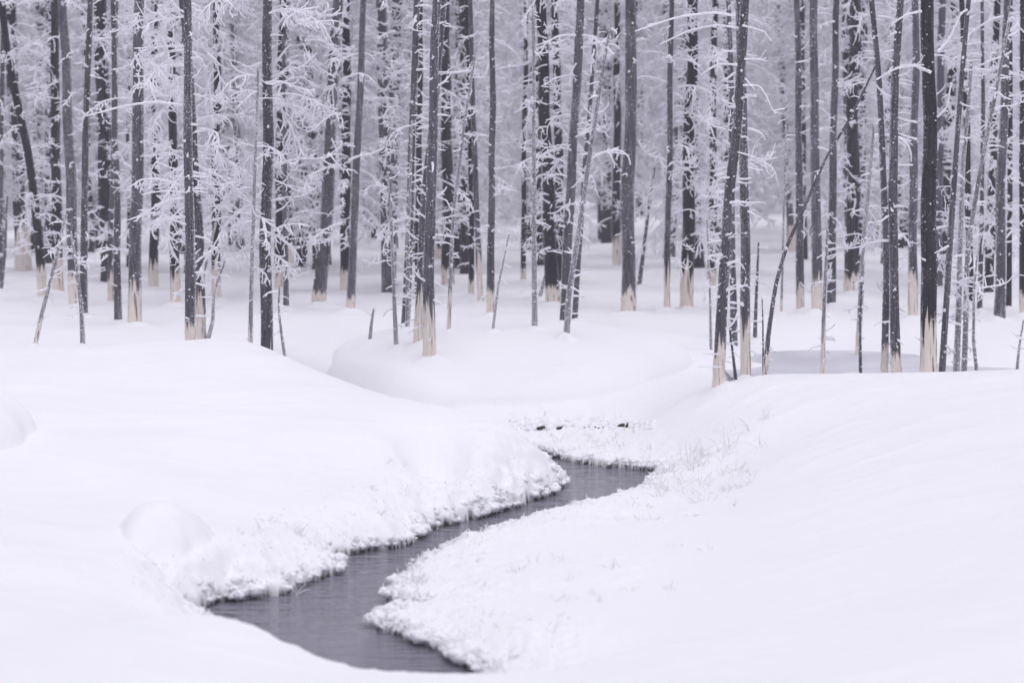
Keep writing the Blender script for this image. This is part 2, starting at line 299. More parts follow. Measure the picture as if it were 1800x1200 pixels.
def ground(x, y, detail=True, full=False):
    x = np.asarray(x, float); y = np.asarray(y, float); shp = x.shape; x = x.ravel(); y = y.ravel()
    near = (y > 3) & (y < 34) & (np.abs(x) < 12)
    far = 0.80 + 0.0002 * np.clip(y - 45, 0, 400) ** 1.75 * 0.35 + 0.05 * noise2(x, y, .35, 2) + 0.035 * noise2(x, y, .9, 3)
    far = np.where(y < 10, .85, far)
    z = far.copy()
    sd = np.full(x.shape, 9.0)
    if near.any():
        xn, yn = x[near], y[near]; zn = np.full(xn.shape, 0.6)
        for i in range(len(CW)):
            zn += _WT[i] * _k((xn - CW[i, 0]) ** 2 + (yn - CW[i, 1]) ** 2)
        b = sstep(28.5, 33, yn) + sstep(8, 11.5, np.abs(xn)) + sstep(7, 3.2, yn); b = np.clip(b, 0, 1)
        z[near] = zn * (1 - b) + far[near] * b
        # wandering water's edge
        wig = 1 - sstep(.4, .1, xn) * sstep(22.9, 23.4, yn)
        wx = xn + wig * (0.05 * noise2(xn, yn, 4, 11) + 0.025 * noise2(xn, yn, 11, 12)); wy = yn + wig * (0.09 * noise2(xn, yn, 4, 13) + 0.04 * noise2(xn, yn, 11, 14))
        sd[near] = stream_sd(wx, wy)
    if True:
        # snow pillow at the far left with an upright flank, and the domed hump over the bank
        def pillow(cx, cy, rx, ry, h, p):
            q = ((x - cx) / rx) ** 2 + ((y - cy) / ry) ** 2
            return h * np.clip(1 - q, 0, 1) ** p
        c = at_height(0, 800, .6); z += pillow(c[0] - .30, 18.75, .47 + .10 * noise2(y, y * 0, 3.0, 51), .70, .36, .6)
        c = at_depth(288, 935, 15.85); z += pillow(c[0] - .02, 16.05, .31 + .07 * noise2(x, y, 3.0, 52), .5, .20, .9)
        c = at_height(278, 948, .42); z -= pillow(c[0], c[1], .17, .22, .07, 1.2)
        c = at_height(345, 985, .3); z += pillow(c[0] + .2 * (y - c[1]), c[1], .14, .55, .09, 1.0)
        # the rounded snow pillow behind the bend
        wob = 1 + .10 * noise2(x, y, .9, 57)
        q = (np.abs(x + .12) / (1.92 * wob)) ** 2.6 + (np.abs(y - 26.25) / (1.85 * wob)) ** 2.6; z += .30 * np.clip(1 - q, 0, 1) ** .55
        # scooped hollow in the left bank
        c = at_height(770, 815, .36); z -= pillow(c[0], c[1], .38, .6, .13, 1.3)
        c = at_height(940, 712, .42); z -= pillow(c[0], c[1] - .05, .40, .28, .10, 1.2)
        z += 0.025 * noise2(x, y, .55, 5) + 0.012 * noise2(x * .6, y + x * .5, 1.5, 6)
    # wind-drawn drift lines
    dr = (1 - np.abs(noise2(x * .30 - y * .13, y * .62 - x * .10, 1.6, 53))) ** 3 + .6 * (1 - np.abs(noise2(x * .30 - y * .13, y * .62 - x * .10, 3.6, 54))) ** 4
    z = z + .018 * dr * sstep(.2, .45, z) * sstep(30, 24, y)
    zs = z
    if detail:
        # lumpy hoar-crusted snow close to the water, smooth pillows farther up
        e = np.exp(-np.clip(sd, 0, 9) / 0.50) * (0.55 + 0.6 * np.clip(noise2(x, y, 1.1, 8) + .3, 0, 1))
        e = e * (1 - sstep(.35, .05, x) * sstep(22.6, 23.2, y)) * (1 - .75 * np.exp(-(((x + 2.25) / .5) ** 2 + ((y - 15.9) / .7) ** 2)))
        lb = (1 - np.abs(noise2(x, y, 5.0, 21))) * .50 + (1 - np.abs(noise2(x, y, 11, 22))) * .32 + (1 - np.abs(noise2(x, y, 23, 23))) * .18
        zs = zs + e * 0.13 * (lb - .6)
        low = sstep(.34, .14, z) * sstep(0.0, .5, sd)
        zs = zs + low * (0.022 * np.abs(noise2(x, y, 2.2, 24)) + 0.009 * noise2(x, y, 7, 25) + 0.006 * noise2(x, y, 18, 26)) * (.35 + .65 * sstep(-.2, .5, noise2(x, y, .8, 27)))
    # bank profile: soil foot, snow lip, then the bank itself
    lip = 0.045 + 0.022 * noise2(x, y, 3, 15)
    t = 1 - (1 - np.clip(sd / .5, 0, 1)) ** 2.0
    prof = lip + (np.maximum(zs, lip) - lip) * t
    prof = np.where(sd < 0.03, lip + (sd - 0.03) * 4.0, prof)
    prof = np.where(sd < -0.02, np.minimum(prof, -0.1 - 0.1 * sstep(0, .4, -sd)), prof)
    z = np.where(sd > 0.50, zs, prof)
    z = np.where(sd > 0.03, np.maximum(z, 0.03), z)
    if full: return z.reshape(shp), sd.reshape(shp)
    return z.reshape(shp)

rows = np.concatenate([np.linspace(-60, 8, 16)[:-1], np.linspace(8, 11.5, 50)[:-1], np.linspace(11.5, 26.5, 600)[:-1], np.geomspace(26.5, 60, 150)[:-1], np.geomspace(60, 320, 50)])
cols = np.concatenate([-np.geomspace(1.15, .24, 34)[:-1], np.linspace(-.24, .24, 660), np.geomspace(.24, 1.15, 34)[1:]])
GX = cols[None, :] * np.maximum(rows, 8)[:, None]; GY = rows[:, None] * np.ones_like(cols)[None]
GZ, GSD = ground(GX, GY, full=True)
nr, nc = GX.shape
ii = (np.arange(nr - 1)[:, None] * nc + np.arange(nc - 1)[None]).ravel()
me = make_mesh('snow_ground', np.stack([GX, GY, GZ], -1).reshape(-1, 3), np.stack([ii, ii + 1, ii + nc + 1, ii + nc], -1), mats=[M_SNOW])
soil = sstep(.036, .02, GZ + 0.03 * noise2(GX, GY, 3.5, 31)) * (GSD < .1)
# pockets under the far bank kept clear for the painted dark cavities
POCKETS = ((951, 751, 6, 8), (975, 756, 5, 9), (1034, 752, 5, 8), (1051, 757, 6, 10), (1091, 749, 8, 15), (1103, 752, 7, 7), (998, 757, 4, 6), (1115, 750, 5, 5), (1062, 754, 4, 6))
def hit_ground(px, py, y0=19.0):
    Y = np.arange(y0, 150, .04); d = ray(px, py); X = d[0] / d[1] * Y; Z = CAM_H + d[2] / d[1] * Y
    k = np.nonzero(Z <= ground(X, Y, detail=False))[0]
    return float(Y[k[0]]) if len(k) else 150.0
at = me.attributes.new('soil', 'FLOAT', 'POINT'); at.data.foreach_set('value', soil.ravel().astype(np.float32))
GROUND = tag(link('snow_ground', me), kind='structure')

wm = make_mesh('stream', [(-4.5, 11.9, 0), (2.0, 11.9, 0), (2.0, 28.6, 0), (-4.5, 28.6, 0)], [(0, 1, 2, 3)], mats=[M_WATER])
tag(link('stream', wm), kind='structure')
# flat grey sheet in the dip behind the right bank
im_, in_, ib, iN, iL = new_mat('grey_sheet'); ig = iN('ShaderNodeNewGeometry').outputs['Position']
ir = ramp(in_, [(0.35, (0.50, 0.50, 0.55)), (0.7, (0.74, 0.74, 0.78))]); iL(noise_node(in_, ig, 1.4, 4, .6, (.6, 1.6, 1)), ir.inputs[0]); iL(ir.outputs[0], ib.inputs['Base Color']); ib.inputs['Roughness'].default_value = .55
pm = make_mesh('dip_sheet', [(2.3, 25.2, .545), (5.6, 25.2, .545), (5.6, 29.2, .545), (2.3, 29.2, .545)], [(0, 1, 2, 3)], mats=[im_])
tag(link('dip_sheet', pm), kind='structure')

# ------------------------------------------------------------------ frosted branches (shared meshes)
def branch_parts(rng, L, e0, droop, hook, r0, nsec, sec=(.15, .4), ter=0, seg=.04, sides=5, wig=.5):
    """list of (points, radii) of a branch growing along +X from the origin"""
    out = []
    def grow(p0, yaw, el, L, r0, droop, hook, level):
        n = max(4, int(L / seg)); p = np.array(p0, float); P = [p.copy()]; dl = L / (n - 1)
        yr = rng.normal() * wig * .5
        for i in range(1, n):
            t = i / (n - 1)
            el_ = el - droop * t + hook * max(0, t - .55) * 2.2
            yaw_ = yaw + yr * t * 1.6 + rng.normal() * .10
            p = p + dl * np.array([math.cos(el_) * math.cos(yaw_), math.cos(el_) * math.sin(yaw_), math.sin(el_)]); P.append(p.copy())
        P = np.array(P); R = r0 * (1.1 - .62 * np.linspace(0, 1, n)) * (1 + .16 * rng.uniform(-1, 1, n))
        out.append((P, R))
        return P
    P = grow((0, 0, 0), 0, e0, L, r0, droop, hook, 0)
    def kids(P, L, cnt, level):
        for _ in range(cnt):
            t = rng.uniform(.22, .98); k = int(t * (len(P) - 1)); d = P[min(k + 1, len(P) - 1)] - P[max(k - 1, 0)]
            yaw = math.atan2(d[1], d[0]) + rng.choice([-1, 1]) * rng.uniform(.5, 1.4); el = math.atan2(d[2], math.hypot(d[0], d[1])) + rng.normal() * .5
            l = L * rng.uniform(*sec) * (1.1 - .4 * t)
            if l < .03: l = .03
            Q = grow(P[k], yaw, el, l, r0 * .72, rng.normal() * .9 + .5, rng.normal() * 1.0 + .4, level)
            if ter and level == 1: kids(Q, l, rng.integers(0, ter + 1), 2)
    kids(P, L, nsec, 1)
    return out
def branch_geo(rng, sides=5, coarse=1, **k):
    g = Geo()
    for P, R in branch_parts(rng, **k): g.add(*tube(P[::coarse] if len(P) > 5 else P, R[::coarse] if len(P) > 5 else R, sides, rng, .18))
    return g.arrays()

rb = np.random.default_rng(21)
LIB = {'stub': [branch_geo(rb, L=rb.uniform(.07, .22), e0=rb.uniform(-.3, .3), droop=rb.uniform(-.5, .6), hook=rb.uniform(-.6, .6), r0=rb.uniform(0.0090, 0.0132), nsec=rb.integers(0, 4), sec=(.2, .45), seg=.022) for _ in range(14)],
       'curl': [branch_geo(rb, L=rb.uniform(.28, .6), e0=rb.uniform(-.2, .5), droop=rb.uniform(.3, 1.6), hook=rb.uniform(-1.2, 1.4), r0=rb.uniform(0.0096, 0.0138), nsec=rb.integers(5, 11), ter=2, sec=(.15, .5), wig=1.0) for _ in range(14)],
       'shag': [branch_geo(rb, L=rb.uniform(.5, .95), e0=rb.uniform(-.2, .45), droop=rb.uniform(.5, 1.5), hook=rb.uniform(-.8, 1.6), r0=rb.uniform(0.0102, 0.0144), nsec=rb.integers(12, 20), ter=3, sec=(.14, .42), wig=1.1) for _ in range(14)],
       'far': [branch_geo(rb, sides=3, L=rb.uniform(.5, 1.2), e0=rb.uniform(-.2, .4), droop=rb.uniform(.4, 1.5), hook=rb.uniform(-.8, 1.4), r0=rb.uniform(0.0120, 0.0169), nsec=rb.integers(8, 14), ter=2, sec=(.15, .45), wig=1.1, seg=.09) for _ in range(12)],
       'bough': [branch_geo(rb, sides=3, L=rb.uniform(.9, 1.7), e0=rb.uniform(-.3, .1), droop=rb.uniform(.1, .7), hook=rb.uniform(-.3, .6), r0=rb.uniform(0.0193, 0.0289), nsec=rb.integers(14, 22), ter=3, sec=(.18, .42), wig=.5, seg=.14) for _ in range(10)]}
LIB_ME = {k: [make_mesh('branch_' + k, *v, mats=[M_RIME]) for v in LIB[k]] for k in ('stub', 'curl', 'shag')}

def crown_mesh(name, rng, z0, z1, per_m, kinds, weights, mat, shrink=True):
    g = Geo(); n = int((z1 - z0) * per_m)
    for _ in range(n):
        z = rng.uniform(z0, z1); V, Q, T = LIB[rng.choice(kinds, p=weights)][rng.integers(0, 10)]
        a = rng.uniform(0, 2 * math.pi); s = rng.uniform(.7, 1.25) * ((1.15 - .65 * (z - z0) / (z1 - z0)) if shrink else 1)
        c, sn = math.cos(a) * s, math.sin(a) * s
        X = V[:, 0] + .06; W = np.stack([X * c - V[:, 1] * sn, X * sn + V[:, 1] * c, V[:, 2] * s + z], -1); g.add(W, Q, T)
    return g.mesh(name, [mat])
rc = np.random.default_rng(31)
CROWN = {'shag': [crown_mesh('crown_shaggy', rc, .9, 6.2, 24, ['shag', 'curl', 'stub'], [.45, .35, .2], M_RIME, False) for _ in range(4)],
         'sparse': [crown_mesh('crown_sparse', rc, .7, 6.2, 20, ['curl', 'stub'], [.4, .6], M_RIME, False) for _ in range(3)],
         'stub': [crown_mesh('crown_stubs', rc, .4, 6.2, 14, ['stub', 'curl'], [.8, .2], M_RIME, False) for _ in range(3)],
         'far': [crown_mesh('crown_far', rc, 1.0, 8.2, 24, ['far'], [1.0], M_RIME_FAR, False) for _ in range(4)],
         'farther': [crown_mesh('crown_farther', rc, 1.0, 11.5, 22, ['far'], [1.0], M_RIME_FAR, False) for _ in range(3)],
         'conifer': [crown_mesh('crown_conifer', rc, .8, 12, 20, ['bough'], [1.0], M_RIME_FAR) for _ in range(4)]}

# ------------------------------------------------------------------ trees
class Axis:
    """centre line and radius of a trunk as functions of height above its base"""
    def __init__(s, base, pts, r, H, rng, taper):
        z = np.array([p[2] for p in pts]); o = np.argsort(z); P = np.array(pts)[o]
        d = (P[-1] - P[-2]) / max(P[-1][2] - P[-2][2], .1); top = P[-1] + d * max(0.0, H - (P[-1][2] - base[2])) * np.array([.8, .8, 1])
        lo = P[0] - (P[1] - P[0]) / max(P[1][2] - P[0][2], .1) * .6
        P = np.vstack([lo, P, top]) if H > P[-1][2] - base[2] + .2 else np.vstack([lo, P])
        s.h = np.linspace(-.45, P[-1][2] - base[2], 240); zz = s.h + base[2]
        ker = np.exp(-np.linspace(-2, 2, 31) ** 2); ker /= ker.sum()
        def sm(a):
            e = np.concatenate([2 * a[0] - a[15:0:-1], a, 2 * a[-1] - a[-2:-17:-1]]); return np.convolve(e, ker, 'valid')
        s.x = sm(np.interp(zz, P[:, 2], P[:, 0])) - base[0]; s.y = sm(np.interp(zz, P[:, 2], P[:, 1])) - base[1]
        s.y += rng.normal() * .03 * np.clip(s.h, 0, 20)
        s.top = s.h[-1]; s.r0 = r; s.taper = taper; s.sd = rng.integers(0, 900)
        s.x += .35 * r * noise2(s.h, s.h * 0, .9, s.sd) * np.clip(s.h, 0, 1)
    def c(s, h): return np.interp(h, s.h, s.x), np.interp(h, s.h, s.y)
    def r(s, h): return s.r0 * (np.clip(1 - s.taper * np.clip(h, 0, 99) / s.top, .12, 1) + .16 * np.exp(-np.clip(h, -.2, 9) / .18)) * (1 + .05 * noise2(h, h * 0, 1.7, s.sd + 1))

def shell(ax, zb, h1, sides, rings, off, rng, lump, power=1.8):
    """surface round the axis from the (uneven) lower heights zb up to h1"""
    a = np.arange(sides) / sides * 2 * math.pi; s = np.linspace(0, 1, rings) ** power
    h = zb[None] + (h1 - zb[None]) * s[:, None]
    cx, cy = ax.c(h); r = ax.r(h) + off
    A = a[None] + 0 * h
    r = r * (1 + lump * (noise2(A * 2.2 + ax.sd, h * 1.3, 1, 3) * .6 + noise2(np.cos(A) * 2.5 + 9, h * 5 + np.sin(A) * 2.5, 1, 4) * .4))
    V = np.stack([cx + r * np.cos(A), cy + r * np.sin(A), h], -1).reshape(-1, 3)
    i = np.arange(rings - 1)[:, None] * sides; j = np.arange(sides)[None]; j2 = (j + 1) % sides
    Q = np.stack([i + j, i + j2, i + sides + j2, i + sides + j], -1).reshape(-1, 4)
    V = np.vstack([V, [V[-sides:].mean(0)]]); k = (rings - 1) * sides; jj = np.arange(sides)
    T = np.stack([k + jj, k + (jj + 1) % sides, np.full(sides, len(V) - 1)], -1)
    return V, Q, T

CA = np.arange(20) / 20 * 2 * math.pi; CR = np.linspace(0, 1, 9); CA, CR = np.meshgrid(CA, CR)
_q = np.arange(8)[:, None] * 20; _k1 = np.arange(20)[None]; _k2 = (_k1 + 1) % 20
COLLAR_Q = np.stack([_q + _k1, _q + 20 + _k1, _q + 20 + _k2, _q + _k2], -1).reshape(-1, 4)
def collar(base, r, rng, seed):                  # little drift of snow heaped round a foot, lying on the ground
    w = (.10 + r * rng.uniform(2.6, 4.2)) * (1 + .30 * noise2(np.cos(CA) * 1.3 + seed, np.sin(CA) * 1.3, 1, 61))
    x = base[0] + r * rng.uniform(-.4, .4) + CR * w * np.cos(CA); y = base[1] - r * .3 + CR * w * np.sin(CA)
    h = rng.uniform(.04, .10) * min(1, .15 + r / .06) * np.exp(-(CR / .5) ** 2) * (1 + .5 * noise2(x, y, 6, 62)) - .018 * CR ** 2 - .002
    V = np.stack([x, y, ground(x, y) + h], -1).reshape(-1, 3) - base
    return make_mesh('snow_collar', V, COLLAR_Q, mats=[M_SNOW])
ALLTREES = []
def build_tree(name, label, cat, group, pix, width, kind, bleach, style, n, seed, Y=None, specials=(), H=None, knobs=None, broken=False):
    """pix: centre line in the photo, from the ground up; width in photo pixels; bleach: height (m) of the bare foot"""
    rng = np.random.default_rng(seed); bleach *= 1.45; bx, by = pix[0]
    if bleach and Y is not None: bleach += .12 if bx < 1200 else .22
    if Y is None: Y = hit_ground(bx, by)
    gz = float(ground(*[np.array([v]) for v in (at_depth(bx, by, Y)[0], Y)], detail=False)[0])
    P = [at_depth(x, y, Y) for x, y in pix]
    base = np.array([P[0][0], Y, gz]); P[0] = np.array([P[0][0], Y, gz]) if abs(P[0][2] - gz) < .6 else P[0]
    r = width * Y / F_PX / 2
    root = link(name, None, loc=tuple(base)); tag(root, label, cat, group); root.empty_display_size = .2
    top_v = P[-1][2] - gz
    full = pix[-1][1] <= 4 and not broken
    Ht = H or (top_v + rng.uniform(2.5, 4.5) if full else top_v)
    ax = Axis(base, P, r, Ht, rng, .55 if full else .5)
    near = Y < 31
    sides = 30 if near and width > 12 else 16
    rings = 70 if near else 46
    if bleach > 0:
        a = np.arange(sides)
        an = a / sides * 2 * math.pi
        tongue = noise2(np.cos(an) * 1.2 + 5, np.sin(an) * 1.2 + 5, 1, seed) * .7 + .55 * noise2(np.cos(an) * 3.4, np.sin(an) * 3.4, 1, seed + 5) + rng.uniform(-.14, .14, sides)
        zb = bleach * np.clip(.55 + .5 * tongue, .05, 1.6)
        V, Q, T = shell(ax, np.full(sides, -.4), bleach * 1.6 + .05, sides, 14, -.004, rng, .05, 1.0)
        link('bleached_base', make_mesh('bleached_base', V, Q, T, [M_WOOD]), root)
    else: zb = np.full(sides, -.4)
    V, Q, T = shell(ax, zb, ax.top, sides, rings, 0, rng, .07)
    tm = make_mesh('trunk', V, Q, T, [BARK[kind]])
    if bleach > 0:
        lo_ = np.append(np.tile(zb, rings), 9.0); pe = np.clip(1 - (V[:, 2] - lo_) / (.12 + bleach * .45), 0, 1)
        if len(lo_) == len(V): pe[-1] = 0; tm.attributes.new('peel', 'FLOAT', 'POINT').data.foreach_set('value', pe.astype(np.float32))
    trunk = link('trunk', tm, root)
    vis_top = max(.2, min(ax.top, CAM_H + .062 * Y - gz + .5))
    if Y < 45:
        link('snow_collar', collar(base, r, rng, seed), root)
    # rime knobs on broken twig stubs all round the bark
    if near or knobs:
        kn = knobs if knobs is not None else int(6 + 13 * vis_top)
        h = rng.uniform(.12, vis_top, kn); a = rng.uniform(-math.pi, 0.3, kn); cx, cy = ax.c(h); rr = ax.r(h) * 1.03
        g = Geo(); C = np.stack([cx + rr * np.cos(a), cy + rr * np.sin(a), h], -1)
        R = rng.uniform(.003, .009, kn) * (1 + .9 * (rng.uniform(size=kn) > .85))
        blobs(g, C, R, rng, 1.0)
        dirv = np.stack([np.cos(a), np.sin(a), rng.normal(size=kn) * .4], -1)
        blobs(g, C + dirv * R[:, None] * 1.1, R * .75, rng, 1.0)
        tag(link('rime_knobs', g.mesh('rime_knobs', [M_RIME]), trunk), kind='stuff')
    # branches
    if near:
        mixw = {'stub': ([.93, .07, 0]), 'sparse': ([.6, .37, .03]), 'shag': ([.22, .43, .35]), 'bare': [1, 0, 0]}[style]
        lo = .25 if style in ('stub', 'bare') else .5
        for i in range(int(n * (2.0 if style == 'shag' else 1.5 if style == 'sparse' else 1.25))):
            k = rng.choice(['stub', 'curl', 'shag'], p=mixw)
            lo_h = {'stub': lo, 'curl': max(lo, .8), 'shag': 1.5}[k]; h = rng.uniform(lo_h, max(vis_top, lo_h + .2))
            if h > ax.top - .03: continue
            a = rng.choice([0, math.pi]) + rng.normal() * .75 - .15; cx, cy = ax.c(h); rr = ax.r(h) * .9
            s = rng.uniform(.75, 1.25) * (.75 if width < 11 else 1)
            link('branch', LIB_ME[k][rng.integers(0, 14)], root, (cx + rr * math.cos(a), cy + rr * math.sin(a), h), (rng.normal() * .5, rng.normal() * .2, a), (s, s, s))
    else:
        st = {'bare': 'stub'}.get(style, style)
        if n:
            c1 = ax.c(6.0 if full else ax.top); hh = 6.0 if full else ax.top
            zs_ = min(1.0, ax.top / 6.3)
            link('crown', CROWN[st][rng.integers(0, len(CROWN[st]))], root, (0, 0, 0), (math.atan2(-c1[1], hh) * .9, math.atan2(c1[0], hh) * .9, rng.uniform(0, 6.28)), (1 if n > 8 else .5, 1 if n > 8 else .5, zs_))
    for sp in specials:                       # the long single branches one can pick out
        pts, wpx, twigs = sp[0], sp[1], sp[2]
        dy = np.linspace(0, rng.uniform(-.25, .1), len(pts))
        Q3 = np.array([at_depth(x, y, Y + e - r) for (x, y), e in zip(pts, dy)]) - base
        t = np.linspace(0, 1, len(Q3)); tt = np.linspace(0, 1, 40)
        C = np.stack([np.interp(tt, t, Q3[:, i]) for i in range(3)], -1)
        kr = np.ones(7) / 7
        for i in range(3):
            e = np.concatenate([2 * C[0, i] - C[3:0:-1, i], C[:, i], 2 * C[-1, i] - C[-2:-5:-1, i]]); C[:, i] = np.convolve(e, kr, 'valid')
        g = Geo(); R = wpx * .72 * Y / F_PX / 2 * (1.2 - .6 * tt) * (1 + .15 * rng.uniform(-1, 1, 40)); g.add(*tube(C, R, 7, rng, .15))
        for _ in range(twigs):
            k = rng.integers(6, 39); V, Q, T = LIB['stub'][rng.integers(0, 14)]; s = rng.uniform(.25, .8); a = rng.uniform(0, 6.28)
            W = np.stack([V[:, 0] * math.cos(a) - V[:, 1] * .4, V[:, 1] * .5, V[:, 0] * math.sin(a) + V[:, 2]], -1) * s + C[k]; g.add(W, Q, T)
        link('branch', g.mesh('branch', [M_RIME]), root)
    ALLTREES.append((root, bx, by, Y))
    return root

DT, ST, SN = 'dead_tree', 'dead_sapling', 'dead_snag'
GT, GS = 'frosted dead trees along the forest edge', 'frosted saplings and stems by the snowbanks'
